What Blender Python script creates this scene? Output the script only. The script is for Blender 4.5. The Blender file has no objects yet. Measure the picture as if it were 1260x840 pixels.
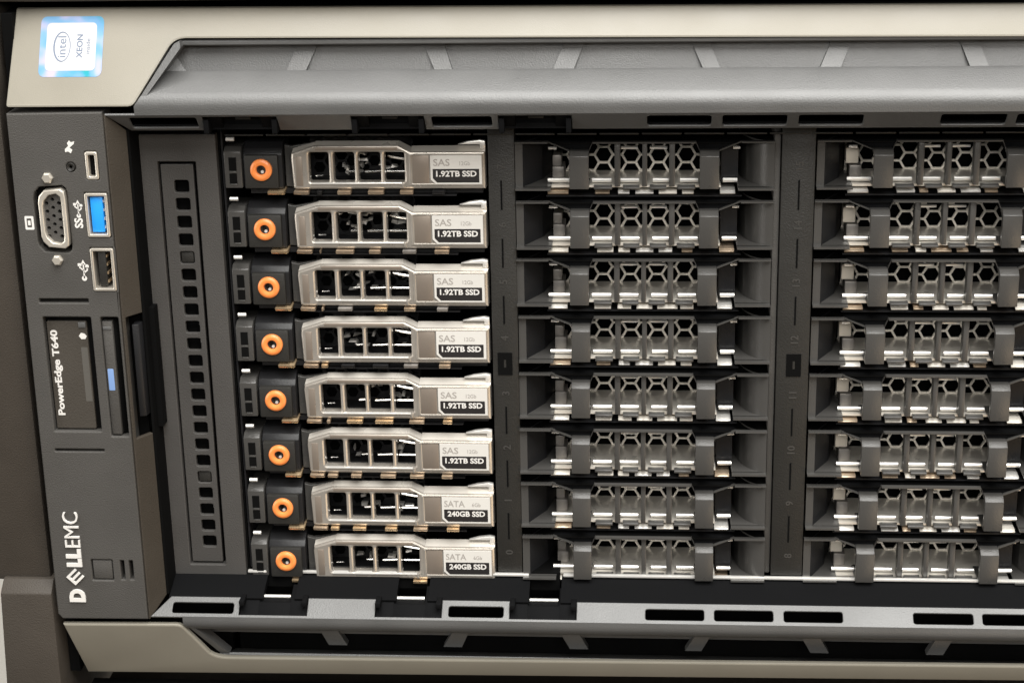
import bpy, bmesh, math, random
from mathutils import Vector, Matrix
random.seed(7)
MM = 0.001
scene = bpy.context.scene
C = scene.collection

# ---------------------------------------------------------------- camera, world, lamps, exposure
cam_d = bpy.data.cameras.new('camera')
cam = bpy.data.objects.new('camera', cam_d); C.objects.link(cam)
cam.location = (89.453 * MM, -482.454 * MM, 117.330 * MM)
cam.rotation_euler = (1.24212, 0.019686, 0.071336)
cam_d.sensor_width = 36.0
cam_d.lens = 2300 * 36 / 1260
cam_d.clip_start = 0.01; cam_d.clip_end = 50
scene.camera = cam

world = bpy.data.worlds.new('World'); scene.world = world
world.use_nodes = True
bg = world.node_tree.nodes['Background']
bg.inputs['Color'].default_value = (1.0, 0.97, 0.92, 1)
bg.inputs['Strength'].default_value = 0.035

def area(name, loc, target, sx, sy, power, col):
    d = bpy.data.lights.new(name, 'AREA'); d.shape = 'RECTANGLE'
    d.size = sx; d.size_y = sy; d.energy = power; d.color = col
    o = bpy.data.objects.new(name, d); C.objects.link(o)
    o.location = loc
    o.rotation_euler = (Vector(target) - Vector(loc)).to_track_quat('-Z', 'Y').to_euler()
    return o
area('ceiling_lamp', (0.36, -0.62, 1.22), (0.30, -0.40, 0.0), 1.4, 1.7, 84, (1.0, 0.985, 0.95))
area('room_lamp', (-1.2, -0.70, 0.12), (0.0, 0.0, -0.06), 0.5, 0.8, 8.0, (1.0, 0.96, 0.90))
area('front_fill', (0.30, -1.6, 0.62), (0.06, 0.0, -0.05), 1.2, 0.4, 11.0, (1.0, 0.97, 0.92))  # fill added from the front to lift the front faces
area('floor_bounce_fill', (0.9, -1.1, -0.75), (0.05, 0.0, -0.06), 0.9, 0.5, 4.8, (1.0, 0.74, 0.47))  # added warm fill standing in for light bounced off the floor

vs = scene.view_settings
vs.view_transform = 'Standard'; vs.look = 'None'; vs.exposure = 0.0; vs.gamma = 1.0; vs.use_curve_mapping = False
scene.cycles.max_bounces = 8
scene.cycles.use_denoising = True

# ---------------------------------------------------------------- materials
def mat(name, col, rough=0.5, metal=0.0, spec=0.5, grain=0.0, gscale=2600, var=0.0, vscale=60, coat=0.0):
    m = bpy.data.materials.new(name); m.use_nodes = True
    nt = m.node_tree; b = nt.nodes['Principled BSDF']
    b.inputs['Base Color'].default_value = (*col, 1)
    b.inputs['Roughness'].default_value = rough
    b.inputs['Metallic'].default_value = metal
    b.inputs['Specular IOR Level'].default_value = spec
    b.inputs['Coat Weight'].default_value = coat
    tc = nt.nodes.new('ShaderNodeTexCoord')
    if grain:
        n = nt.nodes.new('ShaderNodeTexNoise'); n.inputs['Scale'].default_value = gscale; n.inputs['Detail'].default_value = 2
        bp = nt.nodes.new('ShaderNodeBump'); bp.inputs['Strength'].default_value = grain; bp.inputs['Distance'].default_value = 0.0004
        nt.links.new(tc.outputs['Object'], n.inputs['Vector'])
        nt.links.new(n.outputs['Fac'], bp.inputs['Height']); nt.links.new(bp.outputs['Normal'], b.inputs['Normal'])
    if var:
        n2 = nt.nodes.new('ShaderNodeTexNoise'); n2.inputs['Scale'].default_value = vscale; n2.inputs['Detail'].default_value = 5
        nt.links.new(tc.outputs['Object'], n2.inputs['Vector'])
        mr = nt.nodes.new('ShaderNodeMapRange'); mr.inputs['From Min'].default_value = 0.3; mr.inputs['From Max'].default_value = 0.7
        mr.inputs['To Min'].default_value = 1 - var; mr.inputs['To Max'].default_value = 1 + var
        nt.links.new(n2.outputs['Fac'], mr.inputs['Value'])
        mx = nt.nodes.new('ShaderNodeVectorMath'); mx.operation = 'SCALE'; mx.inputs[0].default_value = col
        nt.links.new(mr.outputs['Result'], mx.inputs['Scale']); nt.links.new(mx.outputs['Vector'], b.inputs['Base Color'])
        mr2 = nt.nodes.new('ShaderNodeMapRange'); mr2.inputs['From Min'].default_value = 0.3; mr2.inputs['From Max'].default_value = 0.7
        mr2.inputs['To Min'].default_value = max(0.02, rough - 0.06); mr2.inputs['To Max'].default_value = min(1, rough + 0.06)
        nt.links.new(n2.outputs['Fac'], mr2.inputs['Value']); nt.links.new(mr2.outputs['Result'], b.inputs['Roughness'])
    return m
def glow(name, col, strength):
    m = mat(name, col, 0.3); b = m.node_tree.nodes['Principled BSDF']
    b.inputs['Emission Color'].default_value = (*col, 1); b.inputs['Emission Strength'].default_value = strength
    return m

PLASTIC = mat('grey_plastic', (0.074, 0.074, 0.073), 0.43, spec=0.66, grain=0.20, var=0.06)
PANEL = mat('panel_plastic', (0.060, 0.057, 0.053), 0.50, spec=0.28, grain=0.35, var=0.06)
DARK = mat('dark_plastic', (0.022, 0.021, 0.019), 0.48, spec=0.28, grain=0.3, var=0.10)
SATIN = mat('satin_black', (0.012, 0.012, 0.013), 0.40, spec=0.3, grain=0.15, var=0.10)
BLANK = mat('blank_plastic', (0.055, 0.053, 0.050), 0.30, spec=0.4, grain=0.15, var=0.06)
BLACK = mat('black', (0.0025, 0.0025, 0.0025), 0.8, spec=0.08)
BEIGE = mat('beige_paint', (0.214, 0.199, 0.164), 0.45, metal=0.0, grain=0.12, gscale=4200, var=0.03)
SILVER = mat('silver_plastic', (0.405, 0.372, 0.330), 0.28, metal=0.55, grain=0.08, gscale=4000, var=0.10, vscale=90)
SILVERLIT = mat('lit_silver', (0.66, 0.62, 0.56), 0.24, metal=0.35, var=0.05)  # lighter copy of the handle silver; the ledge's top light put into the colour
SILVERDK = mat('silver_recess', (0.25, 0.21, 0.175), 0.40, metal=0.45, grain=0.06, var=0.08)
FLOORBK = mat('bay_floor_black', (0.0045, 0.0046, 0.005), 0.7, spec=0.05, grain=0.1)
SLOPE = mat('shaded_side_plastic', (0.044, 0.037, 0.029), 0.52, spec=0.28, grain=0.4, var=0.08)  # frame plastic made darker and browner; the side face's shade is in the colour
COVER = mat('cover_plastic', (0.058, 0.055, 0.052), 0.52, spec=0.28, grain=0.35, var=0.06)
TIN = mat('tinned_bronze', (0.66, 0.52, 0.38), 0.32, metal=0.75, var=0.15, vscale=220)
DIMSTEEL = mat('dull_steel', (0.30, 0.28, 0.26), 0.4, metal=0.4, var=0.2, vscale=200)
NUMER = mat('embossed_number', (0.038, 0.036, 0.033), 0.5)
STEEL = mat('steel', (0.74, 0.70, 0.63), 0.32, metal=0.3, grain=0.10, gscale=1500, var=0.12, vscale=160)
CHROME = mat('chrome', (0.90, 0.88, 0.84), 0.14, metal=1.0)
BRIGHT = mat('bright_steel', (0.88, 0.86, 0.82), 0.34, metal=0.6, var=0.05)
GOLD = mat('copper_gold', (0.92, 0.68, 0.42), 0.28, metal=0.8, var=0.15, vscale=220)
ORANGE = mat('orange_plastic', (0.80, 0.24, 0.06), 0.32, var=0.05)
WHITE = mat('white_print', (0.62, 0.605, 0.58), 0.5)
LABEL = mat('label_white', (0.56, 0.545, 0.515), 0.45)
LABELBK = mat('label_black', (0.018, 0.016, 0.016), 0.4)
GREYPRINT = mat('grey_print', (0.30, 0.28, 0.26), 0.5)
BLUE = mat('usb_blue', (0.02, 0.30, 0.86), 0.35)
BLUELED = glow('lit_led', (0.30, 0.48, 0.84), 0.72)
BLUELED.node_tree.nodes['Principled BSDF'].inputs['Base Color'].default_value = (0.04, 0.06, 0.11, 1)
TAG = mat('tag_plastic', (0.048, 0.042, 0.035), 0.5, spec=0.28, grain=0.3, var=0.06)
IVORY = mat('ivory_clip', (0.74, 0.69, 0.60), 0.4)
POST = mat('rack_paint', (0.046, 0.039, 0.032), 0.55, spec=0.25, grain=0.4, var=0.08)
WALL = mat('pale_wall', (0.72, 0.71, 0.67), 0.8, var=0.03, vscale=6)
RACKDK = mat('dark_rack_paint', (0.030, 0.025, 0.020), 0.5, spec=0.25, grain=0.3)
NICKEL = mat('nickel_shell', (0.70, 0.65, 0.57), 0.35, metal=0.7, var=0.06)
STICKW = mat('sticker_white', (0.44, 0.44, 0.45), 0.35)
STICKT = mat('sticker_grey_blue', (0.12, 0.15, 0.21), 0.4)

def holo():
    m = bpy.data.materials.new('sticker_foil'); m.use_nodes = True
    nt = m.node_tree; b = nt.nodes['Principled BSDF']
    b.inputs['Roughness'].default_value = 0.35; b.inputs['Metallic'].default_value = 0.2
    tc = nt.nodes.new('ShaderNodeTexCoord'); n = nt.nodes.new('ShaderNodeTexNoise')
    n.inputs['Scale'].default_value = 170; n.inputs['Detail'].default_value = 1
    cr = nt.nodes.new('ShaderNodeValToRGB')
    e = cr.color_ramp.elements
    e[0].position = 0.30; e[0].color = (0.01, 0.26, 0.32, 1)
    e[1].position = 0.72; e[1].color = (0.46, 0.36, 0.48, 1)
    for p_, c_ in ((0.38, (0.11, 0.27, 0.46, 1)), (0.50, (0.15, 0.30, 0.48, 1)), (0.60, (0.29, 0.33, 0.50, 1))):
        k = e.new(p_); k.color = c_
    nt.links.new(tc.outputs['Object'], n.inputs['Vector']); nt.links.new(n.outputs['Fac'], cr.inputs['Fac'])
    nt.links.new(cr.outputs['Color'], b.inputs['Base Color'])
    return m
FOIL = holo()

# ---------------------------------------------------------------- builders (all sizes in mm)
ORG = {}
def link(name, me, m, parent=None):
    o = bpy.data.objects.new(name, me); C.objects.link(o)
    if m is not None and not me.materials: me.materials.append(m)
    if parent is not None:
        o.parent = parent; ORG[o.name] = ORG.get(parent.name, Vector((0, 0, 0)))
    return o
def finish(bm, name, m, parent, angle=35):
    org = ORG.get(parent.name, Vector((0, 0, 0))) if parent is not None else Vector((0, 0, 0))
    own = None
    if parent is None:                                 # a thing that is one mesh: its origin at its base
        vs_ = [v.co for v in bm.verts]
        own = Vector(((min(v.x for v in vs_) + max(v.x for v in vs_)) / 2, (min(v.y for v in vs_) + max(v.y for v in vs_)) / 2, min(v.z for v in vs_)))
        org = own
    for v in bm.verts: v.co = (v.co - org) * MM
    bmesh.ops.recalc_face_normals(bm, faces=bm.faces)
    me = bpy.data.meshes.new(name); bm.to_mesh(me); bm.free()
    me.shade_smooth(); me.set_sharp_from_angle(angle=math.radians(angle))
    o = link(name, me, m, parent)
    if own is not None: o.location = own * MM; ORG[o.name] = own
    return o
def thing(name, label, cat, loc=(0, 0, 0), group=None):
    o = bpy.data.objects.new(name, None); C.objects.link(o)
    o.empty_display_size = 0.02
    o.location = Vector(loc) * MM; ORG[o.name] = Vector(loc)
    o['label'] = label; o['category'] = cat
    if group: o['group'] = group
    return o

class MB:
    def __init__(s): s.bm = bmesh.new()
    def _join(s, b):
        me = bpy.data.meshes.new('t'); b.to_mesh(me); b.free(); s.bm.from_mesh(me); bpy.data.meshes.remove(me)
    def box(s, x0, x1, y0, y1, z0, z1, bev=0.0, seg=2):
        b = bmesh.new()
        bmesh.ops.create_cube(b, size=1)
        for v in b.verts:
            v.co = ((x0 + x1) / 2 + v.co.x * (x1 - x0), (y0 + y1) / 2 + v.co.y * (y1 - y0), (z0 + z1) / 2 + v.co.z * (z1 - z0))
        if bev: bmesh.ops.bevel(b, geom=list(b.edges), offset=bev, segments=seg, profile=0.5, affect='EDGES')
        s._join(b); return s
    def prism(s, pts, axis, lo, hi, bev=0.0):
        # pts: 2-D outline; axis 'x': (y,z), 'y': (x,z), 'z': (x,y). lo / hi may be functions of the point
        f = lambda e, q: e(q) if callable(e) else e
        def P(q, e):
            return {'x': (e, q[0], q[1]), 'y': (q[0], e, q[1]), 'z': (q[0], q[1], e)}[axis]
        b = bmesh.new()
        A = [b.verts.new(P(q, f(lo, q))) for q in pts]; B = [b.verts.new(P(q, f(hi, q))) for q in pts]
        n = len(pts)
        for i in range(n): b.faces.new((A[i], A[(i + 1) % n], B[(i + 1) % n], B[i]))
        b.faces.new(A); b.faces.new(B[::-1])
        if bev:
            bmesh.ops.recalc_face_normals(b, faces=b.faces)
            bmesh.ops.bevel(b, geom=list(b.edges), offset=bev, segments=2, profile=0.5, affect='EDGES')
        s._join(b); return s
    def sheet(s, prof, x0, x1):
        # open profile (y,z) swept along X; x0 / x1 may be functions
        f = lambda e, q: e(q) if callable(e) else e
        b = s.bm
        A = [b.verts.new((f(x0, q), q[0], q[1])) for q in prof]; B = [b.verts.new((f(x1, q), q[0], q[1])) for q in prof]
        for i in range(len(prof) - 1): b.faces.new((A[i], A[i + 1], B[i + 1], B[i]))
        return s
    def face(s, pts): s.bm.faces.new([s.bm.verts.new(p) for p in pts]); return s
    def cyl(s, p0, p1, r, seg=16, r1=None):
        p0 = Vector(p0); p1 = Vector(p1); d = p1 - p0
        b = bmesh.new()
        bmesh.ops.create_cone(b, cap_ends=True, segments=seg, radius1=r, radius2=r if r1 is None else r1, depth=d.length)
        M_ = Matrix.Translation((p0 + p1) / 2) @ d.to_track_quat('Z', 'Y').to_matrix().to_4x4()
        bmesh.ops.transform(b, matrix=M_, verts=b.verts); s._join(b); return s
    def lathe_y(s, cx, cz, prof, seg=32):
        # closed profile (r, y) turned about the Y axis through (cx, cz)
        b = bmesh.new(); rows = []
        for i in range(seg):
            a = 2 * math.pi * i / seg
            rows.append([b.verts.new((cx + r * math.cos(a), y, cz + r * math.sin(a))) for r, y in prof])
        n = len(prof)
        for i in range(seg):
            for j in range(n):
                b.faces.new((rows[i][j], rows[(i + 1) % seg][j], rows[(i + 1) % seg][(j + 1) % n], rows[i][(j + 1) % n]))
        s._join(b); return s
    def move(s, fn):
        for v in s.bm.verts: v.co = fn(v.co)
        return s
    def build(s, name, m, parent=None, angle=35): return finish(s.bm, name, m, parent, angle)

def rrect(x0, x1, z0, z1, r=0.0, seg=4):
    if r <= 0: return [(x0, z0), (x1, z0), (x1, z1), (x0, z1)]
    o = []
    for cx, cz, a0 in ((x1 - r, z0 + r, -90), (x1 - r, z1 - r, 0), (x0 + r, z1 - r, 90), (x0 + r, z0 + r, 180)):
        for i in range(seg + 1):
            a = math.radians(a0 + 90 * i / seg); o.append((cx + r * math.cos(a), cz + r * math.sin(a)))
    return o
def ellipse(cx, cz, rx, rz, n=28): return [(cx + rx * math.cos(2 * math.pi * i / n), cz + rz * math.sin(2 * math.pi * i / n)) for i in range(n)]

def curve_bm(cu, fn):
    o = bpy.data.objects.new('t', cu); C.objects.link(o)
    dg = bpy.context.evaluated_depsgraph_get(); dg.update()
    me = bpy.data.meshes.new_from_object(o.evaluated_get(dg))
    bpy.data.objects.remove(o); 
    bm = bmesh.new(); bm.from_mesh(me); bpy.data.meshes.remove(me)
    bmesh.ops.remove_doubles(bm, verts=bm.verts, dist=0.0005)
    for v in bm.verts: v.co = fn(v.co)
    return bm
def plate(name, outer, holes, y, t, m, parent=None, bev=0.0, fn=None, extra=None, angle=20):
    """sheet with holes, outline in (X,Z); front face at y, thickness t going back"""
    cu = bpy.data.curves.new('t', 'CURVE'); cu.dimensions = '2D'; cu.fill_mode = 'BOTH'
    loops = [outer] + list(holes)
    if extra: loops += extra
    for lp in loops:
        sp = cu.splines.new('POLY'); sp.points.add(len(lp) - 1); sp.use_cyclic_u = True
        for i, q in enumerate(lp): sp.points[i].co = (q[0], q[1], 0, 1)
    cu.extrude = max(1e-4, t / 2 - bev); cu.bevel_depth = bev; cu.bevel_resolution = 1; cu.offset = -bev
    g = fn or (lambda v: Vector((v.x, y + t / 2 - v.z, v.y)))
    bm = curve_bm(cu, g)
    return finish(bm, name, m, parent, angle)

def text(name, s, cx, cz, y, h, m, parent, rot=0, w=None, bold=0.0, ext=0.05, fn=None):
    """lettering centred at (cx, cz) with its back at y; rot 90 = reads upwards"""
    cu = bpy.data.curves.new('t', 'FONT'); cu.body = s; cu.size = 10; cu.offset = bold; cu.extrude = 0.01; cu.resolution_u = 3
    bm = curve_bm(cu, lambda v: v.copy())
    xs = [v.co.x for v in bm.verts]; ys = [v.co.y for v in bm.verts]
    mx, my = (min(xs) + max(xs)) / 2, (min(ys) + max(ys)) / 2
    k = h / (max(ys) - min(ys)); kw = k if w is None else w / (max(xs) - min(xs))
    for v in bm.verts:
        a, b_ = (v.co.x - mx) * kw, (v.co.y - my) * k
        if rot: a, b_ = -b_, a
        d = ext if v.co.z > 0 else 0
        p = Vector((cx + a, y - d, cz + b_))
        v.co = fn(p) if fn else p
    return finish(bm, name, m, parent, 35)

def copy_tree(o, parent=None):
    c = o.copy(); C.objects.link(c); c.parent = parent
    for ch in o.children: copy_tree(ch, c)
    return c

XE = 216.0          # right end of what is built of the server's front

# ================================================================ SURROUNDINGS
def structure(o): o['kind'] = 'structure'; return o
structure(MB().box(-1400, 900, 620, 640, -900, 900).build('wall', WALL))
# upright of the rack, left of the server
b = MB(); b.box(-150, -80.9, -10, 420, -117.0, 160, 0.8)
o = b.build('rack_post', POST); o['label'] = 'dark brown rack upright standing left of the server'; o['category'] = 'rack post'
rb = thing('rack_bracket', 'dark brown stepped bracket block below the rack upright, lower left corner', 'bracket', (-88, 0, -190))
MB().prism([(-14.5, -190), (-14.5, -119.0), (-11.2, -115.8), (60, -115.8), (60, -190)], 'x', lambda q: -94.4 - (-115.8 - q[1]) * 0.045, -79.7, 0.4).build('block', POST, rb)
b = MB().box(-120, -79.2, -13, 2, 44.9, 62, 0.6)
o = MB().box(-120, 320, -6, 60, 46.6, 80, 0.6).box(-120, 320, 30, 58, 43.9, 50).build('equipment_above', RACKDK)
o['label'] = 'dark brown edge of the equipment mounted just above the server'; o['category'] = 'rack panel'
sh = thing('rack_shelf', 'dark shelf with a thin grey front edge under the server', 'rack shelf', (60, 150, -170))
MB().box(-74, 320, -2, 460, -170, -160, 0.4).build('tray', RACKDK, sh)
MB().box(-74, 320, -16, -10, -153.3, -150.6, 0.5).build('front_edge', DARK, sh)
MB().box(-74, 320, -10, -2, -162, -152.4, 0.2).build('front_wall', BLACK, sh)

# ================================================================ SERVER
SV = thing('tower_server', 'dark grey tower server lying on its side with beige trim strips', 'server', (60, 200, -150))
# outer case and the dark inner walls that the openings look into
b = MB()
b.box(-77, XE + 6, 2, 470, 42.5, 43.6); b.box(-77, XE + 6, 2, 470, -148, -147); b.box(-79.4, -76.5, -6, 470, -148, 43.6); b.box(-80.8, -79.4, 20, 470, -116, 60)
b.box(XE + 5, XE + 8, -4, 470, -148, 43.6); b.box(-77, XE + 6, 468, 470, -148, 43.6)
b.build('case', BLACK, SV)
b = MB()
b.box(-76.5, -49.6, -6, 60, -126, 20); b.box(-76.5, -33, 4, 60, -147, 42)                     # behind the control panel
b.box(-49.6, XE + 5, 6, 60, 13.2, 42.4)                    # behind the upper vents
b.box(-49.6, XE + 5, 6, 60, -147, -120.6)                  # behind the lower vents
b.box(-49.6, XE + 5, 78, 80, -121, 13.4)                   # backplane
b.box(-49.6, -26.0, 14, 60, -121, 13.4); b.box(-49.6, -48.9, -2, 14, -121, 13); b.box(-26.3, -25.9, 2, 14, -121, 13)
b.build('inner_wall', BLACK, SV)

# ---- beige trims: a sloping face, its inner edge the proudest
def slope_top(z): return -15 + (z - 20.8) * (12.8 / 23.4)
def slope_bot(z): return -15 + (-127.8 - z) * (6.8 / 20.6)
def arc(c0, p, c1, n=5):   # rounds the corner p between c0 and c1 (quadratic)
    o = []
    for i in range(n + 1):
        t = i / n; o.append(((1 - t) ** 2 * c0[0] + 2 * t * (1 - t) * p[0] + t * t * c1[0], (1 - t) ** 2 * c0[1] + 2 * t * (1 - t) * p[1] + t * t * c1[1]))
    return o
TT = 2.2
top_out = arc((-77.5, 21.6), (-77.6, 20.8), (-76.8, 20.8), 2) + arc((-45.4, 20.8), (-44.0, 20.8), (-43.3, 22.0), 3) + arc((-35.4, 34.6), (-34.0, 36.8), (-31.0, 36.85)) + [(XE + 6, 35.6), (XE + 6, 43.3)] + [(-76.4, 44.4)]
plate('top_trim', top_out, [], 0, TT, BEIGE, SV, 0.55, fn=lambda v: Vector((v.x, slope_top(v.y) + TT / 2 - v.z, v.y)))
bot_out = [(-73.4, -146.9), (XE + 6, -143.6), (XE + 6, -138.1)] + arc((-30.0, -140.2), (-34.2, -140.4), (-36.2, -138.5)) + arc((-42.2, -128.9), (-43.1, -127.8), (-44.6, -127.8), 3) + [(-77.2, -128.2)]
TB_ = plate('bottom_trim', bot_out, [], 0, TT, BEIGE, SV, 0.55, fn=lambda v: Vector((v.x, slope_bot(v.y) + TT / 2 - v.z, v.y)))

# ---- upper frame: lip, vent trough, ridge
def xl_top(q): return -44.6 + max(0, min(1, (q[1] - 21.0) / 16.0)) * 11.6
def off(f, d): return lambda q: f(q) + d
FR = MB()
FR.sheet([(-2, 36.4), (-5.2, 36.3), (-5.7, 35.9), (-5.7, 35.2), (-5.1, 34.8), (-1.4, 34.6), (-1.8, 33.7), (-4.2, 26.9), (-4.9, 28.2), (-5.4, 28.3), (-12.6, 24.2),
          (-14.0, 23.1), (-14.7, 22.0), (-14.95, 21.0), (-14.9, 19.9), (-14.8, 18.6)], off(xl_top, 0.9), XE + 5)
# sloping rim that closes the trough on the left, parallel to the trim
prim = [(-42.9, 22.0), (-41.6, 22.0), (-31.9, 34.9), (-32.2, 36.5), (-33.6, 35.9)]
FR.prism(prim, 'y', lambda q: -14.2 + (q[1] - 22.0) * 0.42, 5.0)
FR.prism([(-41.5, 27.8), (-31.9, 27.8), (-36.6, 34.6)], 'y', lambda q: -4.0 if q[0] > -34 else (-6.0 if q[0] < -40 else -2.2), 5.0)
FRo = FR.build('upper_frame', PLASTIC, SV, 25)
# ribs of the upper vents: alternately leaning
ribs_t = [((-2.7, 2.7), (-5.2, -0.1)), ((30.6, 35.9), (33.5, 38.1)), ((66.9, 72.1), (64.2, 69.5)), ((99.7, 104.3), (102.6, 107.0)),
          ((135.1, 140.2), (132.3, 137.5)), ((167.4, 172.1), (169.9, 174.6)), ((203, 208), (200.5, 205.5))]
for (ta, tb), (ba, bb) in ribs_t:
    b = MB()
    pts = [(ba, 28.15), (bb, 28.15), (tb, 34.3), (ta, 34.3)]
    yf = lambda z: -5.3 + (z - 28.15) * (3.1 / 6.2)
    b.prism(pts, 'y', lambda q: yf(q[1]), lambda q: yf(q[1]) + 2.8)
    b.build('vent_rib', PLASTIC, SV)

# ---- lower frame, the mirror image
def zm(z): return -106.4 - z
def xl_bot(q): return -43.2 + max(0, min(1, (-127.8 - q[1]) / 14.5)) * 9.6
FR = MB()
FR.sheet([(-14.8, -125.2), (-14.95, -126.4), (-14.95, -127.4), (-14.6, -128.4), (-13.8, -129.3), (-12.6, -130.2), (-4.9, -133.6), (-4.6, -133.4), (-4.2, -135.4), (6, -136.2), (6, -146.0),
          (-6.6, -141.6), (-7.4, -140.2), (-8.0, -140.0), (-8.4, -140.5), (-7.8, -140.9), (-7.0, -142.2)], off(xl_bot, 0.9), XE + 5)
FR.prism([(-41.6, -128.4), (-40.2, -128.4), (-31.2, -140.1), (-33.0, -141.2)], 'y', lambda q: -14.0 + (-128.4 - q[1]) * 0.48, lambda q: -9.0 + (-128.4 - q[1]) * 0.35)
FR.build('lower_frame', PLASTIC, SV, 25)
MB().box(-31, XE + 4, 4.6, 5.6, -145.4, -136.4).build('vent_back', BLACK, SV)
for (ta, tb), (ba, bb) in ribs_t:
    b = MB()
    pts = [(ba, -133.5), (bb, -133.5), (tb, -138.6), (ta, -138.6)]
    yf = lambda z: -5.4 + (-133.5 - z) * (0.2 / 6.0)
    b.prism(pts, 'y', lambda q: yf(q[1]), lambda q: yf(q[1]) + 2.8)
    b.build('vent_rib', PLASTIC, SV)

# ---- chamfer strips with their slots and clip notches
slots_x = [(-45.6, -28.0), (33.2, 48.7), (88.4, 104.7), (107.5, 123.8), (126.7, 142.9), (162.2, 178.5), (181.0, 197.2), (200, 215)]
notch_x = [(-26.4, -6.9), (12.4, 31.3), (50.4, 69.2)]
def slope_strip(name, A, B, lo, hi, s0, s1, rnd, mater):
    (ya, za), (yb, zb) = A, B
    L = math.hypot(yb - ya, zb - za); dy, dz = (yb - ya) / L, (zb - za) / L
    ny, nz = (-abs(dz), dy * (1 if dz < 0 else -1) * -1)    # towards the opening
    if dz < 0: ny, nz = -abs(dz), -abs(dy)
    else: ny, nz = -abs(dz), abs(dy)
    t = 0.7
    fn = lambda v: Vector((v.x, ya + dy * v.y + ny * (v.z - t / 2), za + dz * v.y + nz * (v.z - t / 2)))
    out = [(lo, 0)]
    out = [(lo, 0), (hi, 0), (hi, L)]
    for a, c in sorted(notch_x, reverse=True): out += [(c, L), (c, 1.0), (a, 1.0), (a, L)]
    out += [(lo + (5.2 if rnd else 0), L)]
    holes = [rrect(a, c, s0, s1, 0.7) for a, c in slots_x if c < hi]
    return plate(name, out, holes, 0, t, mater, SV, 0.18, fn=fn)
slope_strip('upper_slot_strip', (-14.8, 18.6), (-9.6, 13.4), -51.6, XE + 5, 1.3, 6.2, True, PLASTIC)
slope_strip('lower_slot_strip', (-14.8, -125.4), (-9.8, -121.4), -51.6, XE + 5, 1.3, 4.6, True, PLASTIC)
# left inner wall: slopes in beside the control panel, cut out at the latch
wall_out = [(0, 19.0), (0, -126.2), (6.6, -121.0), (6.6, -71.6), (1.0, -71.6), (1.0, -36.6), (6.6, -36.6), (6.6, 13.6)]
plate('side_slope', wall_out, [], 0, 1.4, SLOPE, SV, 0.18,
      fn=lambda v: Vector((-51.7 + v.x * 0.60 + (v.z - 0.7) * 0.8, -14.8 + v.x * 0.80 - (v.z - 0.7) * 0.60, v.y)))
b = MB()
b.box(-47.9, -47.2, -9.2, 4, -121, 13.5)
b.build('side_return', BLACK, SV)
b = MB()
b.box(-51.6, -45.8, -5, -1, -71.4, -36.8); b.build('latch_pocket', BLACK, SV)
b = MB(); b.prism([(-50.4, -11.5), (-48.6, -11.0), (-48.0, -8.0), (-50.4, -8.0)], 'z', -66, -39.5, 0.2); b.build('latch_lever', SATIN, SV)

# floor / ceiling of the bay behind the strips
b = MB()
def segs(spans):
    pts = sorted(spans); cur = -47.2; out = []
    for a, c in pts: out.append((cur, a)); cur = c
    out.append((cur, XE + 5)); return out
for a, c in segs([(-20.2, -11.0), (18.0, 27.0), (55.6, 64.6)]):
    b.prism([(-9.6, -121.8), (1.0, -118.4), (1.0, -120.4), (-9.0, -123.4)], 'x', a, c)
b.build('bay_floor', FLOORBK, SV)
MB().prism([(-9.4, 13.6), (6, 12.2), (6, 13.6), (-9.0, 15.0)], 'x', -47.2, XE + 5).build('bay_ceiling', FLOORBK, SV)
# clip recesses; a bright bar is added as the highlight on the lower lip
for a, c in notch_x:
    mx = (a + c) / 2
    for top in (True, False):
        b = MB()
        if top:
            b.prism([(-12.6, 17.6), (-8.6, 13.4), (-6, 13.4), (-6, 18.0)], 'x', a + 0.1, mx - 5.2)
            b.prism([(-12.6, 17.6), (-8.6, 13.4), (-6, 13.4), (-6, 18.0)], 'x', mx + 5.2, c - 0.1)
            b.box(mx - 5.2, mx + 5.2, -8.2, -6, 13.4, 18)
            b.box(a + 0.1, a + 1.5, -13.2, -8.0, 13.2, 17.0, 0.2); b.box(c - 1.5, c - 0.1, -13.2, -8.0, 13.2, 17.0, 0.2)
            o = b.build('clip_recess', FLOORBK, SV)
            MB().box(mx - 2.0, mx + 2.0, -9.4, -8.2, 16.2, 16.9, 0.15).build('clip_tooth', DARK, o)
        else:
            for p, q in ((a + 0.1, mx - 4.4), (mx + 4.4, c - 0.1)):
                b.prism([(-13.6, -126.0), (-9.2, -122.4), (-3.5, -120.2), (-3.5, -126.0)], 'x', p, q, 0.2)
            b.prism([(-13.6, -126.0), (-9.8, -122.9), (-6.2, -122.9), (-6.2, -126.0)], 'x', mx - 4.6, mx + 4.6, 0.15)
            b.box(a + 0.1, a + 1.6, -13.2, -8.4, -122.6, -121.0, 0.25); b.box(c - 1.6, c - 0.1, -13.2, -8.4, -122.6, -121.0, 0.25)
            o = b.build('clip_recess', FLOORBK, SV)
            MB().cyl((mx - 4.0, -6.6, -122.6), (mx + 4.0, -6.6, -122.6), 0.5, 10).build('lip_highlight', BRIGHT, o)
            MB().box(mx - 4.2, mx + 4.2, 0.5, 30, -123, -117.4).build('clip_hole', BLACK, o)
            MB().box(a + 0.2, c - 0.2, -14.7, -13.7, -126.0, -125.55, 0.15).build('clip_lip', BLANK, o)

# metal edges of the drive cage
b = MB()
for a, c in segs([(-20.6, -10.6), (17.6, 27.4), (55.2, 65.0)]): b.box(max(a, -26), c, -0.6, 0.6, -118.3, -117.5, 0.2)
b.build('lower_cage_edge', BRIGHT, SV)
b = MB(); x = -24
while x < XE:
    b.box(x, x + 10.4, 0.0, 1.0, 9.7, 10.2, 0.15); x += 11.1
b.build('upper_cage_edge', DARK, SV)

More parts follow.
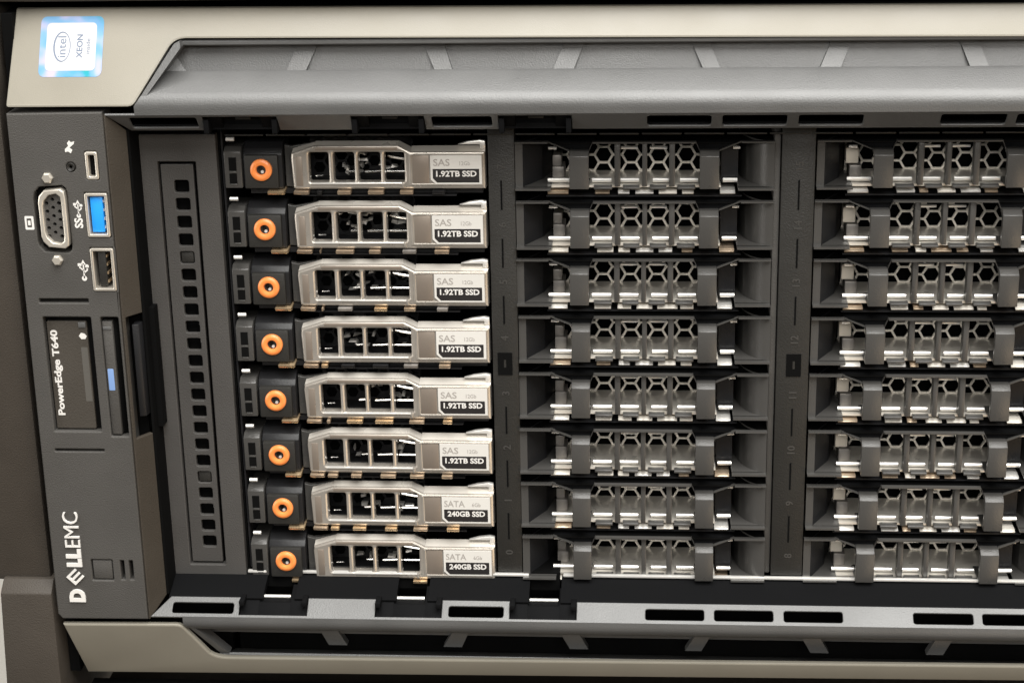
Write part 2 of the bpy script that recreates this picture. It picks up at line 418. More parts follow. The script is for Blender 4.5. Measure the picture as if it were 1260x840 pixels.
# ---- dividers between the bays with the bay numbers
def divider(x0, x1, nums, xt, sq):
    b = MB(); b.box(x0, x1, 0.2, 78, -117.2, 12.8, 0.3)
    o = b.build('bay_divider', DARK, SV)
    for k, s in enumerate(nums):
        text('bay_number', s, xt, -16.05 * k + 1.3, 0.2, 2.1, NUMER, o, 90, bold=0.12, ext=0.15)
        if k < len(nums) - 1 and k != 3:
            MB().box(xt - 0.22, xt + 0.22, 0.02, 0.4, -16.05 * k - 10.6, -16.05 * k - 2.6).build('groove', BLACK, o)
    MB().box(xt - 2.0, xt + 2.0, -0.05, 0.4, -57.4, -51.0).build('window', BLACK, o)
    MB().box(xt - 0.3, xt + 0.3, -0.15, 0.2, -55.2, -53.0).build('window_mark', DARK, o)
    if sq: MB().box(x0 - 1.9, x0 - 0.2, 1.5, 70, -117, 11, 0.3).build('guide_strip', PANEL, o)
    return o
divider(46.3, 53.4, ['7', '6', '5', '4', '3', '2', '1', '0'], 49.7, False)
divider(123.6, 132.4, ['15', '14', '13', '12', '11', '10', '9', '8'], 128.3, True)
divider(201.6, 211.0, ['23', '22', '21', '20', '19', '18', '17', '16'], 206.0, True)

# ---- optical bay cover: a perforated strip in a framed plate
plate('optical_bay_cover', rrect(-48.4, -26.5, -123.6, 10.4, 0.5), [rrect(-42.7, -32.3, -115.9, 2.9, 0.3)], -0.4, 3.0, COVER, SV, 0.25)
OC = plate('perforated_strip', rrect(-42.2, -33.3, -115.3, 2.0, 0.3), [rrect(-38.8, -34.8, -4.1 - 4.99 * i - 1.75, -4.1 - 4.99 * i + 1.75, 0.6, 2) for i in range(22)], 0.4, 1.4, COVER, SV, 0.2)
for i in range(22):
    zc = -4.1 - 4.99 * i
    if i in (4, 17): MB().box(-38.5, -35.1, 0.9, 1.8, zc - 1.5, zc + 1.5, 0.2).build('blocked_hole', DARK, OC)
for i in (8, 9, 12, 19): MB().box(-35.0, -34.3, 1.0, 1.6, -4.1 - 4.99 * i + 0.3, -4.1 - 4.99 * i + 1.3, 0.1).build('glint_tab', BRIGHT, OC)


# ---- control panel
YP = -15.0
def vga_outline(cx, cz, w, h, r):      # D shape standing on end, the narrow side on the left
    return [(cx - w / 2 + 1.0, cz - h / 2 + 1.5), (cx - w / 2 + 2.4, cz - h / 2), (cx + w / 2 - 1.2, cz - h / 2 - 0.4), (cx + w / 2 - 0.2, cz - h / 2 + 0.4), (cx + w / 2, cz - h / 2 + 2.0),
            (cx + w / 2, cz + h / 2 - 2.0), (cx + w / 2 - 0.2, cz + h / 2 - 0.4), (cx + w / 2 - 1.2, cz + h / 2 + 0.4), (cx - w / 2 + 2.4, cz + h / 2), (cx - w / 2 + 1.0, cz + h / 2 - 1.5),
            (cx - w / 2 + 0.6, cz + h / 2 - 3.0), (cx - w / 2 + 0.6, cz - h / 2 + 3.0)]
vx, vz = -67.9, -8.8
holes = [vga_outline(vx - 0.5, vz - 0.3, 9.8, 17.6, 2), rrect(-59.0, -52.7, -14.1, -1.8, 0.4), rrect(-58.9, -52.3, -29.0, -16.8, 0.4), rrect(-57.9, -54.4, 1.5, 9.2, 0.6),
         rrect(-74.0, -60.6, -32.2, -31.1, 0.2), rrect(-74.0, -60.2, -75.1, -74.4, 0.2), rrect(-73.6, -60.4, -69.2, -36.2, 0.4), rrect(-57.8, -52.9, -70.6, -36.2, 0.5),
         rrect(-67.1, -61.0, -114.2, -107.8, 0.3), rrect(-58.8, -57.7, -113.9, -108.0, 0.2), rrect(-56.3, -55.2, -113.9, -108.0, 0.2), ellipse(-61.8, 5.0, 1.3, 1.3, 20)]
CP = plate('control_panel', [(-77.6, 19.2), (-78.2, -124.8), (-77.0, -126.4), (-52.3, -126.2), (-52.2, 19.5)], holes, YP, 8.0, PANEL, SV, 0.35)
# video port
b = MB()
VP = plate('video_port', vga_outline(vx, vz, 8.0, 15.4, 2), [vga_outline(vx + 0.0, vz, 5.6, 12.8, 1.6)], YP - 0.9, 4, NICKEL, SV, 0.3)
pin = [ellipse(vx - 1.5 + 1.65 * c_, vz + (j - 2) * 2.25 + (0.55 if c_ == 1 else -0.5), 0.52, 0.52, 8) for c_ in range(3) for j in range(5)]
plate('pin_block', vga_outline(vx, vz, 5.9, 13.2, 1.6), pin, YP + 0.4, 1.2, PANEL, VP, 0.0)
MB().box(vx - 4, vx + 4, YP + 1.8, YP + 2.2, vz - 8, vz + 8).build('pin_back', BLACK, VP)
for sx, sz in ((-68.2, 2.2), (-67.7, -20.2)):
    b = MB().lathe_y(sx, sz, [(0.01, YP - 1.3), (1.1, YP - 1.3), (1.5, YP - 0.7), (1.5, YP + 1), (0.01, YP + 1)], 6); b.build('jack_nut', NICKEL, VP, 20)
# usb ports
def usb(x0, x1, z0, z1, tongue, tm, pins):
    U = plate('usb_port', rrect(x0, x1, z0, z1, 0.5), [rrect(x0 + 0.8, x1 - 0.8, z0 + 0.8, z1 - 0.8, 0.2)], YP - 0.4, 9, NICKEL, SV, 0.2)
    MB().box(x0 + 0.5, x1 - 0.5, YP + 5, YP + 8, z0 + 0.5, z1 - 0.5).build('port_back', BLACK, U)
    MB().box(tongue[0], tongue[1], YP + 0.5, YP + 8, z0 + 1.2, z1 - 1.2, 0.15).build('tongue', tm, U)
    b = MB(); n = 4
    for i in range(n):
        zc = z0 + 2.4 + i * (z1 - z0 - 4.8) / (n - 1)
        b.box(tongue[1] - 0.05, tongue[1] + 0.3, YP + 0.9, YP + 7, zc - 0.35, zc + 0.35)
    b.build('contact', pins, U)
    return U
usb(-58.9, -52.8, -13.9, -2.0, (-57.7, -54.4), BLUE, BRIGHT)
usb(-58.8, -52.5, -28.8, -17.0, (-57.0, -54.9), DARK, GOLD)
U = plate('micro_usb_port', rrect(-57.8, -54.5, 1.6, 9.1, 0.6), [rrect(-57.0, -55.3, 2.5, 8.2, 0.4)], YP - 0.2, 4, NICKEL, SV, 0.25)
MB().box(-57.5, -54.8, YP + 1.6, YP + 2.4, 2, 8.7).build('port_back', BLACK, U)
b = MB().lathe_y(-61.8, 5.0, [(0.45, YP + 0.1), (1.0, YP - 0.25), (1.2, YP + 0.2), (1.2, YP + 2), (0.45, YP + 2)], 20); b.build('small_button', DARK, SV)
# printed icons
def printed(name, loops, parent, holes=(), m=WHITE):
    return plate(name, loops[0], list(holes), YP - 0.06, 0.05, m, parent, 0.0, extra=loops[1:])
printed('wrench_icon', [[(-62.9, 9.0), (-62.1, 9.2), (-61.4, 8.7), (-60.9, 9.6), (-61.6, 10.2), (-60.4, 11.2), (-60.2, 11.9), (-61.1, 11.6), (-61.6, 12.1), (-62.2, 11.4), (-61.9, 10.7), (-62.9, 9.8)]], SV)
printed('monitor_icon', [rrect(-75.6, -73.2, -11.9, -8.2, 0.3)], SV, [rrect(-75.1, -73.8, -11.3, -8.8, 0.2)])
printed('monitor_icon_dot', [rrect(-74.8, -74.1, -10.7, -9.4)], SV)
# usb trident glyphs, reading upwards
def trident(cx, cz, k, ss):
    L = [[(cx - 0.16 * k, cz - 2 * k), (cx + 0.16 * k, cz - 2 * k), (cx + 0.16 * k, cz + 1.6 * k), (cx - 0.16 * k, cz + 1.6 * k)]]
    MBs = [ellipse(cx, cz - 2.0 * k, 0.62 * k, 0.62 * k, 14), [(cx - 0.6 * k, cz + 1.3 * k), (cx + 0.6 * k, cz + 1.3 * k), (cx, cz + 2.5 * k)]]
    o = printed('usb_icon', L, SV)
    for q in MBs: printed('glyph', [q], o)
    printed('glyph', [[(cx, cz - 0.9 * k), (cx + 1.0 * k, cz - 0.1 * k), (cx + 1.0 * k, cz + 0.7 * k), (cx + 0.7 * k, cz + 0.7 * k), (cx + 0.7 * k, cz + 0.1 * k), (cx, cz - 0.45 * k)]], o)
    printed('glyph', [[(cx, cz - 0.3 * k), (cx - 1.0 * k, cz + 0.5 * k), (cx - 1.0 * k, cz + 1.0 * k), (cx - 0.7 * k, cz + 1.0 * k), (cx - 0.7 * k, cz + 0.65 * k), (cx, cz + 0.15 * k)]], o)
    printed('glyph', [rrect(cx - 1.3 * k, cx - 0.45 * k, cz + 0.9 * k, cz + 1.6 * k)], o)
    printed('glyph', [ellipse(cx + 0.85 * k, cz + 0.9 * k, 0.45 * k, 0.45 * k, 12)], o)
    if ss: text('glyph', 'SS', cx - 0.2, cz - 3.9, YP - 0.01, 2.3, WHITE, o, 90, bold=0.35)
    return o
trident(-60.9, -6.2, 0.95, True); trident(-61.0, -23.0, 1.15, False)
# pull-out information tag
b = MB(); b.box(-73.5, -60.5, -12.6, -8, -69, -36.4)
b.build('tag_pocket', BLACK, SV)
TG = plate('information_tag', rrect(-73.2, -62.2, -68.8, -37.8, 0.4), [], -13.6, 1.0, TAG, SV, 0.15)
text('lettering', 'PowerEdge T640', -71.2, -52.6, -13.6, 2.6, WHITE, TG, 90, w=24.6, bold=0.35)
plate('drop_icon', [(-64.6, -42.0), (-63.9, -42.9), (-62.8, -42.8), (-62.4, -42.0), (-63.0, -41.3), (-63.9, -41.1)], [], -13.66, 0.05, WHITE, TG)
MB().box(-64.4, -62.4, -14.0, -13.4, -39.6, -38.0, 0.15).build('tag_grip', PLASTIC, TG)
MB().box(-64.3, -62.5, -13.65, -13.55, -60.8, -45.2).build('fine_print', mat('fine_print', (0.085, 0.080, 0.072), 0.5, spec=0.2), TG)
# status light column
b = MB(); b.box(-58, -52.6, -12.2, -8, -71, -36); b.build('light_recess', BLACK, SV)
LB = MB().box(-57.7, -54.9, -14.4, -11, -70.2, -37.6, 0.3).build('light_bar', PANEL, SV)
MB().box(-57.4, -55.6, -14.55, -12, -57.4, -51.0, 0.35).build('status_light', BLUELED, LB)
MB().box(-57.5, -55.2, -14.6, -13, -40.0, -39.0, 0.2).build('light_cap', PLASTIC, LB)
MB().prism([(-54.8, -13.6), (-53.2, -11.6), (-53.2, -10), (-54.8, -10)], 'z', -70, -37, 0.2).build('dark_lens', BLACK, LB)
# lower latch
MB().box(-66.8, -61.3, -14.6, -10, -113.9, -108.1, 0.3).build('square_latch', PANEL, SV)
# slit backs
b = MB(); b.box(-76, -52.4, -9.5, -7, -125, 18); b.build('panel_back', BLACK, SV)
# maker's lettering
lg = text('maker_lettering', 'D', -71.9, -118.9, YP, 4.6, WHITE, SV, 90, w=3.9, bold=0.55, ext=0.5)
def tilted_e():
    cx, cz = -71.9, -113.0
    bmx = MB(); R_ = Matrix.Rotation(math.radians(45), 3, 'Y')
    parts = [(-2.1, -1.35, -1.9, 1.9), (-1.35, 1.9, -1.9, -1.15), (-1.35, 1.9, -0.38, 0.38), (-1.35, 1.9, 1.15, 1.9)]
    for a, c, d, e in parts:
        bb = MB().box(a, c, YP - 0.5, YP, d, e)
        me = bpy.data.meshes.new('t'); bb.bm.to_mesh(me); bb.bm.free()
        for v in me.vertices:
            p = Vector((v.co.x, 0, v.co.z)); p = Vector((-p.z, 0, p.x)); p = R_ @ p
            v.co = (cx + p.x * 0.92, v.co.y, cz + p.z * 0.92)
        bmx.bm.from_mesh(me); bpy.data.meshes.remove(me)
    return bmx.build('lettering', WHITE, lg)
tilted_e()
text('lettering', 'LL', -71.8, -107.2, YP, 4.4, WHITE, lg, 90, w=5.4, bold=0.55, ext=0.5)
text('lettering', 'EMC', -71.7, -98.6, YP, 4.4, WHITE, lg, 90, w=10.6, bold=-0.05, ext=0.5)


# processor sticker on the beige trim
def on_trim(d): return lambda p: Vector((p.x, slope_top(p.z) - d, p.z))
def trim_plate(name, outer, holes, d, m, parent):
    return plate(name, outer, holes, 0, 0.05, m, parent, fn=lambda v: Vector((v.x, slope_top(v.y) - d - v.z, v.y)))
def shear(pts): return [(x - 2.5 * (43.4 - z) / 15.6 * 0.25, z) for x, z in pts]
ST = trim_plate('processor_sticker', rrect(-69.4, -52.7, 28.0, 42.4, 1.5), [], 0.05, FOIL, SV)
trim_plate('sticker_field', rrect(-67.7, -54.5, 29.5, 40.9, 1.1), [], 0.12, STICKW, ST)
trim_plate('ring_print', ellipse(-63.5, 35.2, 2.3, 3.6), [ellipse(-63.4, 35.2, 2.0, 3.35)], 0.19, STICKT, ST)
text('lettering', 'intel', -63.5, 35.2, 0, 2.2, STICKT, ST, 90, w=5.0, fn=lambda p: Vector((p.x, slope_top(p.z) - 0.2 + p.y * 0.2, p.z)))
text('lettering', 'XEON', -58.8, 35.3, 0, 1.6, STICKT, ST, 90, w=5.6, bold=0.2, fn=lambda p: Vector((p.x, slope_top(p.z) - 0.2 + p.y * 0.2, p.z)))
text('lettering', 'inside', -56.6, 35.3, 0, 1.1, STICKT, ST, 90, w=3.6, fn=lambda p: Vector((p.x, slope_top(p.z) - 0.2 + p.y * 0.2, p.z)))

# light pipes at the left of the drive cage
for k in range(9):
    MB().cyl((-23.4, -1.2, 9.2 - 16.35 * k), (-21.2, -1.2, 9.2 - 16.35 * k), 0.55, 10).build('light_pipe', BRIGHT, SV)
MB().box(-25.4, -24.9, 1, 60, -117, 11).build('cage_side', SATIN, SV)

# ================================================================ DRIVES (local origin: centre of the orange ring)
def make_drive(kind):
    t = thing('hard_drive', '', 'drive', (0, 0, 0), 'solid state drives in silver carriers in the left bay')
    # release block at the far left
    b = MB(); b.prism([(-0.2, -5.2), (-0.2, 4.7), (1.6, 5.9), (12, 5.9), (12, -5.2)], 'x', -10.2, -5.5, 0.25)
    o = b.build('release_block', BLANK, t)
    for z0, z1 in ((-3.9, -1.2), (-0.4, 3.2)):
        MB().prism([(-8.9, z0), (-6.9, z0), (-6.9, z1), (-8.9, z1)], 'y', -0.35, 1).build('grip_recess', BLACK, o)
    MB().box(-8.6, -7.0, -0.45, 0, -1.1, -0.6, 0.1).build('grip_ridge', BLANK, o)
    MB().box(-8.6, -7.0, -0.45, 0, -4.5, -4.0, 0.1).build('grip_ridge', BLANK, o)
    # lever with the ring button
    b = MB(); b.prism([(0.2, 3.9), (1.2, 5.4), (3.4, 6.8), (5, 7.0), (12, 7.0), (12, -5.6), (0.4, -5.6), (0.2, -5.2)], 'x', -5.0, 5.5, 0.25)
    o = b.build('lever', SATIN, t)
    MB().box(-4.5, 4.5, -1.2, 2, -5.1, 3.9, 0.3).build('button_plate', DARK, o)
    MB().lathe_y(0, 0, [(1.25, -0.6), (1.25, -1.6), (1.4, -1.95), (2.0, -2.2), (2.5, -2.1), (2.9, -1.8), (3.0, -1.1)], 36).build('ring', ORANGE, o)
    MB().lathe_y(0, 0, [(0.01, -0.7), (0.9, -1.0), (1.2, -0.9), (1.38, -0.6), (1.38, -0.4), (0.01, -0.4)], 24).build('lock_hub', BRIGHT, o)
    MB().cyl((0.3, -1.5, -0.5), (0.3, -0.6, -0.5), 0.42, 12).build('lock_pin', BRIGHT, o)
    MB().prism(ellipse(-0.2, 0.3, 0.7, 0.75, 6), 'y', -1.2, -0.6).build('hex_socket', BLACK, o)
    # thin plate behind the handle
    plate('fin', [(5.8, -5.4), (7.6, -5.6), (60.2, -5.6), (60.2, 4.6), (40.0, 4.8), (37.0, 6.6), (14.2, 6.7), (7.6, 5.6), (5.8, 6.0)], [rrect(11.5, 38.8, -4.0, 5.2, 0.5)], 2.6, 1.6, BLANK, t, 0.25)
    # handle: silver frame with four windows
    out = [(8.4, -5.2), (9.2, -5.5), (60.0, -5.5), (60.0, 4.5), (40.2, 4.5), (36.8, 6.3), (14.4, 6.3), (8.2, 4.3), (8.0, 3.0)]
    wins = [rrect(12.8, 18.1, -3.6, 4.5, 0.6), rrect(19.4, 25.0, -3.6, 4.5, 0.6), rrect(26.1, 32.0, -3.6, 4.5, 0.6), rrect(33.1, 38.4, -3.6, 4.5, 0.6)]
    h = plate('handle', out, wins, -0.6, 3.4, SILVER, t, 0.55)
    plate('handle_edge', [(39.7, -4.6), (59.4, -4.6), (59.4, 4.1), (41.2, 4.1), (39.7, 3.9)], [rrect(40.4, 58.9, -4.0, 3.7, 0.3)], -0.85, 0.6, SILVER, h, 0.15)
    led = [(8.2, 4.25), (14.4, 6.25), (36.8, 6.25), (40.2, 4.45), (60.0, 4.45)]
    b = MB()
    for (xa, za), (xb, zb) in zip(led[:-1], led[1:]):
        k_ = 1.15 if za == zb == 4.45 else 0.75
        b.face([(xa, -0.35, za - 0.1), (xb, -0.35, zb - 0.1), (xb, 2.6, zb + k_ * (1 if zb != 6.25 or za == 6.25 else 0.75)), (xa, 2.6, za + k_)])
    b.build('handle_ledge', SILVERLIT, h)
    MB().box(9.2, 11.0, -0.72, 0, -4.6, 3.4, 0.1).build('grip_inset', SILVERDK, h)
    MB().box(14.6, 36.6, -0.72, 0, 5.1, 5.9, 0.1).build('top_inset', SILVERDK, h)
    MB().box(40.6, 45.0, -0.72, 0, -3.9, 3.6, 0.1).build('side_inset', SILVERDK, h)
    MB().box(37.6, 38.3, -1.1, 0, -5.2, -3.6, 0.15).build('handle_foot', SILVER, h)
    MB().box(13.2, 38.3, -1.0, 0, -4.15, -3.65, 0.15).build('window_ledge', BRIGHT, h)
    # steel body visible through the windows
    b = MB(); b.box(11.0, 39.2, 14, 15, -5.2, 6.0); b.build('carrier_back', BLACK, t)
    hx = []
    for c_ in range(9):
        for r_ in range(3):
            hx.append(ellipse(13.6 + 3.03 * c_, -2.2 + 3.5 * r_ + (1.75 if c_ % 2 else 0), 1.65, 1.65, 6))
    plate('mesh', rrect(11.2, 39.0, -5.0, 6.0), hx, 11.5, 0.6, SATIN, t)
    b = MB()
    for i in range(13):
        x0 = random.uniform(19.0, 36); z0 = random.uniform(-3.4, 3.6); w_ = random.uniform(0.6, 2.4); hh = random.uniform(0.3, 0.9)
        b.prism([(x0, z0), (x0 + w_, z0 + random.uniform(-0.5, 0.5)), (x0 + w_ * random.uniform(0.6, 1.1), z0 + hh), (x0 + random.uniform(-0.3, 0.4), z0 + hh * random.uniform(0.7, 1.2))], 'y',
                lambda q: 6.0 + random.uniform(-1.2, 1.2), lambda q: 8.0)
    b.build('glint_slivers', BRIGHT, t, 15)  # random bright slivers put in as glints behind the windows
    b = MB(); b.cyl((22.6, 4.0, -1.7), (24.8, 4.0, -1.6), 0.42, 8); b.cyl((27.2, 4.0, -1.8), (31.6, 4.0, -1.6), 0.42, 8); b.cyl((33.2, 4.0, -1.7), (38.4, 4.0, -1.7), 0.42, 8); b.cyl((33.4, 4.6, 2.4), (38.4, 4.6, 1.5), 0.4, 8); b.cyl((13.6, 4.6, -3.0), (15.6, 4.6, -2.9), 0.25, 8)
    b.build('wire_rail', CHROME, t)
    MB().box(11.0, 39.0, 2.6, 14, -5.2, -4.6).build('carrier_floor', SATIN, t)
    # label
    L = plate('drive_label', [(46.8, -4.2), (59.1, -4.2), (59.1, 3.7), (45.4, 3.7), (45.4, -2.9)], [], -0.95, 0.25, LABEL, h, 0.05)
    plate('black_field', [(47.1, -3.7), (58.4, -3.7), (58.4, 0.0), (46.0, 0.0), (46.0, -2.5)], [], -1.0, 0.05, LABELBK, L)
    if kind == 'SAS':
        text('lettering', 'SAS', 48.4, 1.75, -0.95, 1.9, GREYPRINT, L, 0, w=4.4, bold=0.1); text('lettering', '12Gb', 54.6, 1.5, -0.95, 1.1, GREYPRINT, L, 0, w=2.8)
        text('lettering', '1.92TB SSD', 52.3, -1.3, -1.0, 1.65, WHITE, L, 0, w=10.8, bold=0.3)
    else:
        text('lettering', 'SATA', 49.0, 1.75, -0.95, 1.9, GREYPRINT, L, 0, w=5.8, bold=0.1); text('lettering', '6Gb', 55.2, 1.5, -0.95, 1.1, GREYPRINT, L, 0, w=2.4)
        text('lettering', '240GB SSD', 52.3, -1.3, -1.0, 1.65, WHITE, L, 0, w=10.6, bold=0.3)
    # shielding springs along the underside, the first one gold
    for i, (x0, x1, m) in enumerate(((1.3, 5.8, GOLD), (8.4, 12.4, TIN), (14.0, 15.6, TIN), (19.4, 23.2, TIN), (28.4, 32.0, TIN), (36.6, 40.6, GOLD), (46.0, 49.8, GOLD))):
        if i > 1:
            m = random.choice((GOLD, TIN, TIN, DIMSTEEL, SATIN)); x0 += random.uniform(-0.8, 0.8); x1 += random.uniform(-1.2, 0.8)
        MB().prism([(-1.4, -6.0), (2.5, -5.7), (7, -5.7), (7, -6.1), (2.2, -6.3), (0.3, -7.1), (-0.9, -6.9)], 'x', x0, x1, 0.1).build('shield_spring', m, t)
    MB().box(-4, 59, 3, 60, -7.4, -5.9).build('drive_body', SATIN, t)
    # pale hinge lug above the right end
    b = MB(); b.prism([(52.6, 6.2), (58.6, 6.2), (58.6, 5.2), (60.0, 5.0), (60.0, 7.1), (58.6, 7.4), (55.4, 7.0)], 'y', 0.8, 2.2, 0.15)
    b.build('hinge_lug', BRIGHT, t)
    MB().box(10, 52, 1.2, 40, 8.6, 8.9).build('upper_guide', SATIN, t)
    return t
order = ['first', 'second', 'third', 'fourth', 'fifth', 'sixth', 'seventh', 'eighth']
protoS = make_drive('SAS'); protoT = None
for k in range(8):
    d = protoS if k == 0 else make_drive('SAS' if k < 6 else 'SATA')
    d.location = (-14.45 * MM, random.uniform(-0.3, 0.3) * MM, (0.75 - 16.38 * k) * MM)
    d.rotation_euler = (math.radians((-1.3, -2.2, 1.2, -1.8, 0.8, 1.0, -0.6, 0.2)[k]) * 0.6, 0, math.radians(random.uniform(-0.35, 0.35)))
    if k == 0: d['label'] = 'topmost silver drive labelled SAS 1.92TB SSD, beside bay number 7'
    elif k < 5: d['label'] = f'silver drive labelled SAS 1.92TB SSD, {order[k]} from the top of the left stack'
    elif k == 5: d['label'] = 'lowest silver drive labelled SAS 1.92TB SSD, just above the two SATA drives'
    elif k == 6: d['label'] = 'upper of the two silver drives labelled SATA 240GB SSD'
    else: d['label'] = 'bottom silver drive of the left stack, labelled SATA 240GB SSD'

# ================================================================ BLANKS (local origin: centre of the left bracket)
def make_blank(shift, right_pocket=True):
    """shift moves the hexagons of the mesh sideways"""
    t = thing('drive_blank', '', 'drive blank', (0, 0, 0), 'black drive blanks filling the empty bays')
    # rim: one thin folded edge that follows the outline
    def strip(pts, y0, y1, th, name, m):
        b = MB()
        for (xa, za), (xb, zb) in zip(pts[:-1], pts[1:]):
            b.prism([(xa, za), (xb, zb), (xb, zb - th), (xa, za - th)], 'y', y0, y1)
        return b.build(name, m, t)
    strip([(-17.0, 8.1), (-8.3, 8.1)], -0.8, 1.0, 0.4, 'upper_rim', BLANK)
    strip([(3.6, 8.0), (30.6, 8.0)], -0.6, 1.0, 0.4, 'upper_rim', BLANK)
    strip([(42.6, 8.1), (51.2, 8.1)], -0.8, 1.0, 0.4, 'upper_rim', BLANK)
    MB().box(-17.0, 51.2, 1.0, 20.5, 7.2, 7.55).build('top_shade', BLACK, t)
    for x in (0.0, 34.2):
        e0, e1 = ((-8.3, 3.6) if x == 0 else (30.6, 42.6))
        strip([(e0, 8.0), (x - 2.6, 5.6)], 0.5, 1.6, 0.3, 'diagonal_rim', BLANK)
        strip([(x + 2.6, 5.6), (e1, 8.0)], 0.5, 1.6, 0.3, 'diagonal_rim', BLANK)
        MB().prism([(e0, 7.7), (x - 2.6, 5.3), (x - 2.6, 4.8), (x + 2.6, 4.8), (x + 2.6, 5.3), (e1, 7.7)], 'y', 1.8, 20).build('bracket_web', FLOORBK, t)
    strip([(-17.0, -4.4), (-7.6, -4.4)], -1.3, 18, 0.5, 'lower_rim', BLANK)
    strip([(41.8, -4.4), (51.2, -4.4)], -1.3, 18, 0.5, 'lower_rim', BLANK)
    # finger pockets at both ends: a flat face that rounds over into a deep wall
    prof = []
    for i in range(13):
        a = math.radians(86 * i / 12); prof.append((-17.0 + 8.6 * math.sin(a), 0.4 + 17.0 * (1 - math.cos(a))))
    prof.append((-8.0, 20.0))
    def pocket(mir):
        f = (lambda x: 34.2 - x) if mir else (lambda x: x)
        b = MB(); bmx = b.bm
        A = [bmx.verts.new((f(x), y, -4.4)) for x, y in prof]; B = [bmx.verts.new((f(x), y, 8.0)) for x, y in prof]
        for i in range(len(prof) - 1): bmx.faces.new((A[i], A[i + 1], B[i + 1], B[i]))
        return b.build('finger_pocket', BLANK, t, 60)
    b = MB(); b.face([(-17, 0.4, -4.4), (-15.0, 0.4, -4.4), (-15.0, 0.4, 8.0), (-17, 0.4, 8.0)]); b.build('finger_pocket', BLANK, t)
    b = MB()
    for (xa, ya), (xb, yb) in (((-15.0, 0.4), (-10.4, 9.0)), ((-10.4, 9.0), (-8.2, 20.0))):
        b.face([(xa, ya, -4.4), (xb, yb, -4.4), (xb, yb, 8.0), (xa, ya, 8.0)])
    b.build('shaded_pocket_wall', SATIN, t)  # left wall coloured black; the shade of its depth is in the colour
    pocket(True)
    for mir in (False, True):
        f = (lambda x: 34.2 - x) if mir else (lambda x: x)
        b = MB()
        pf = prof[:-1] + [(-7.5, 16.5)] if mir else [(-15.0, 0.4), (-10.4, 9.0), (-7.5, 9.0)]
        b.face([(f(x), y, -4.2) for x, y in pf] + [(f(-7.5), 0.4, -4.2)])
        b.build('pocket_floor', BLANK, t)
    # brackets
    for x in (0.0, 34.2):
        b = MB(); b.prism([(-2.2, -4.3), (-2.2, 4.5), (-0.6, 5.7), (2.4, 5.7), (2.4, 4.6), (0.4, 4.2), (-0.4, 3.6), (-0.4, -3.8), (8.5, -3.8), (8.5, -4.3)], 'x', x - 2.55, x + 2.55, 0.18)
        b.build('bracket', BLANK, t)
    # ribs
    for x0, x1 in ((9.3, 10.8), (16.6, 17.9), (23.7, 25.2)):
        MB().box(x0, x1, 0.9, 4.4, -4.3, 7.5, 0.15).build('rib', BLANK, t)
    # lower lips between the ribs
    for x0, x1 in ((3.2, 9.2), (10.9, 16.5), (18.0, 23.6), (25.3, 31.2)):
        MB().prism([(1.2, -5.2), (1.2, -4.6), (2.0, -4.2), (3.2, -4.2), (3.2, -5.2)], 'x', x0 + 0.6, x1 - 0.6, 0.12).build('lower_lip', BLANK, t)
    # bright beads
    for x0, x1 in ((-8.6, -2.2), (3.2, 8.4), (10.8, 15.8), (19.4, 24.0), (26.6, 31.4), (38.0, 41.8)):
        MB().cyl((x0, 5.0, -3.5), (x1, 5.0, -3.5), 0.62, 10).build('lower_bead', BRIGHT, t)
    for x0, x1 in ((-8.4, -6.2), (11.0, 15.4), (18.6, 23.2), (40.6, 42.4)):
        MB().cyl((x0, 5.0, 5.3), (x1, 5.0, 5.3), 0.42, 10).build('upper_bead', BRIGHT, t)
    # steel floor and hexagon mesh at the back
    MB().box(-8, 37.4, 3.4, 20.6, -5.1, -4.5).build('steel_floor', STEEL, t)
    hx = []
    for c_ in range(-3, 10):
        for r_ in range(-1, 3):
            cx = 5.9 + 3.77 * c_; cz = 4.35 * r_ + (2.17 if c_ % 2 else 0)
            if -5.5 < cx < 39 and -4.9 < cz < 5.2: hx.append(ellipse(cx, cz, 2.17, 2.17, 6))
    plate('hexagon_mesh', rrect(-7.8, 41.0, -7.2, 7.5), hx, 20.0, 0.7, STEEL, t)
    # dark cheek behind the right bracket, stepped steel behind the left one
    MB().box(37.6, 42.0, 6.5, 19.5, -4.4, 7.5).build('cheek', SATIN, t)
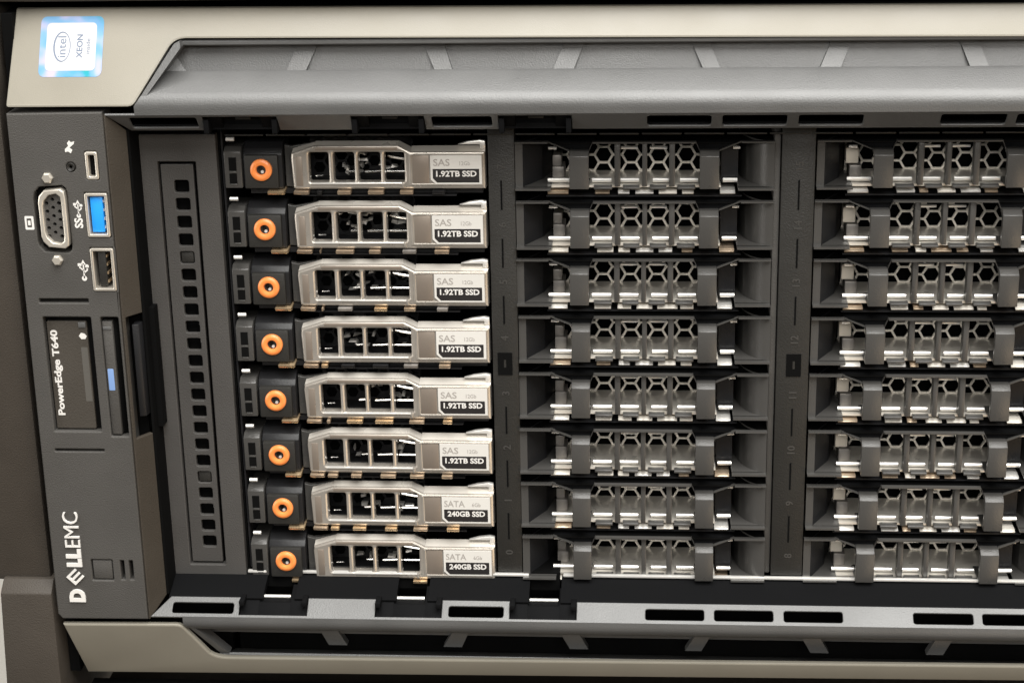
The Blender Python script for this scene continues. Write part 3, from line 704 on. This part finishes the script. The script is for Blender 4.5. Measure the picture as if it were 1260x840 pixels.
    MB().box(-7.6, -4.4, 9.0, 16, -4.4, -0.8, 0.2).build('steel_step', DIMSTEEL, t)
    if shift < 0.5: MB().box(-7.6, -5.2, 10.0, 16, -0.8, 2.2, 0.2).build('steel_step', DIMSTEEL, t)
    MB().box(-9, 43, 24, 25, -6, 9).build('blank_back', BLACK, t)
    # shield fingers under the blank
    for x0, x1 in ((-8.6, -3.0 + random.uniform(-.5, 0)), (3.6 + random.uniform(0, 1), 8.8 + random.uniform(-1, .5)), (10.2, 13.2 + random.uniform(-1, .8)), (14.6 + random.uniform(-.5, .8), 19.6), (21.0, 26.0 + random.uniform(-2, .5)), (27.2, 30.2 + random.uniform(-.6, .6)), (37.2, 41.2)):
        MB().prism([(2.0, -6.3), (3.0, -5.8), (9, -5.6), (9, -6.0), (3.2, -6.3), (2.4, -6.8)], 'x', x0, x1, 0.1).build('shield_finger', random.choice((STEEL, STEEL, TIN, BRIGHT)), t)
    b = MB(); b.box(-9, 43, 3.2, 22, -7.6, -7.2); b.build('shield_base', SATIN, t)
    if shift > 0.5:
        MB().box(-8.6, -5.2, 9.5, 13.5, -0.4, 3.9, 0.3).build('ivory_lug', IVORY, t)
    return t
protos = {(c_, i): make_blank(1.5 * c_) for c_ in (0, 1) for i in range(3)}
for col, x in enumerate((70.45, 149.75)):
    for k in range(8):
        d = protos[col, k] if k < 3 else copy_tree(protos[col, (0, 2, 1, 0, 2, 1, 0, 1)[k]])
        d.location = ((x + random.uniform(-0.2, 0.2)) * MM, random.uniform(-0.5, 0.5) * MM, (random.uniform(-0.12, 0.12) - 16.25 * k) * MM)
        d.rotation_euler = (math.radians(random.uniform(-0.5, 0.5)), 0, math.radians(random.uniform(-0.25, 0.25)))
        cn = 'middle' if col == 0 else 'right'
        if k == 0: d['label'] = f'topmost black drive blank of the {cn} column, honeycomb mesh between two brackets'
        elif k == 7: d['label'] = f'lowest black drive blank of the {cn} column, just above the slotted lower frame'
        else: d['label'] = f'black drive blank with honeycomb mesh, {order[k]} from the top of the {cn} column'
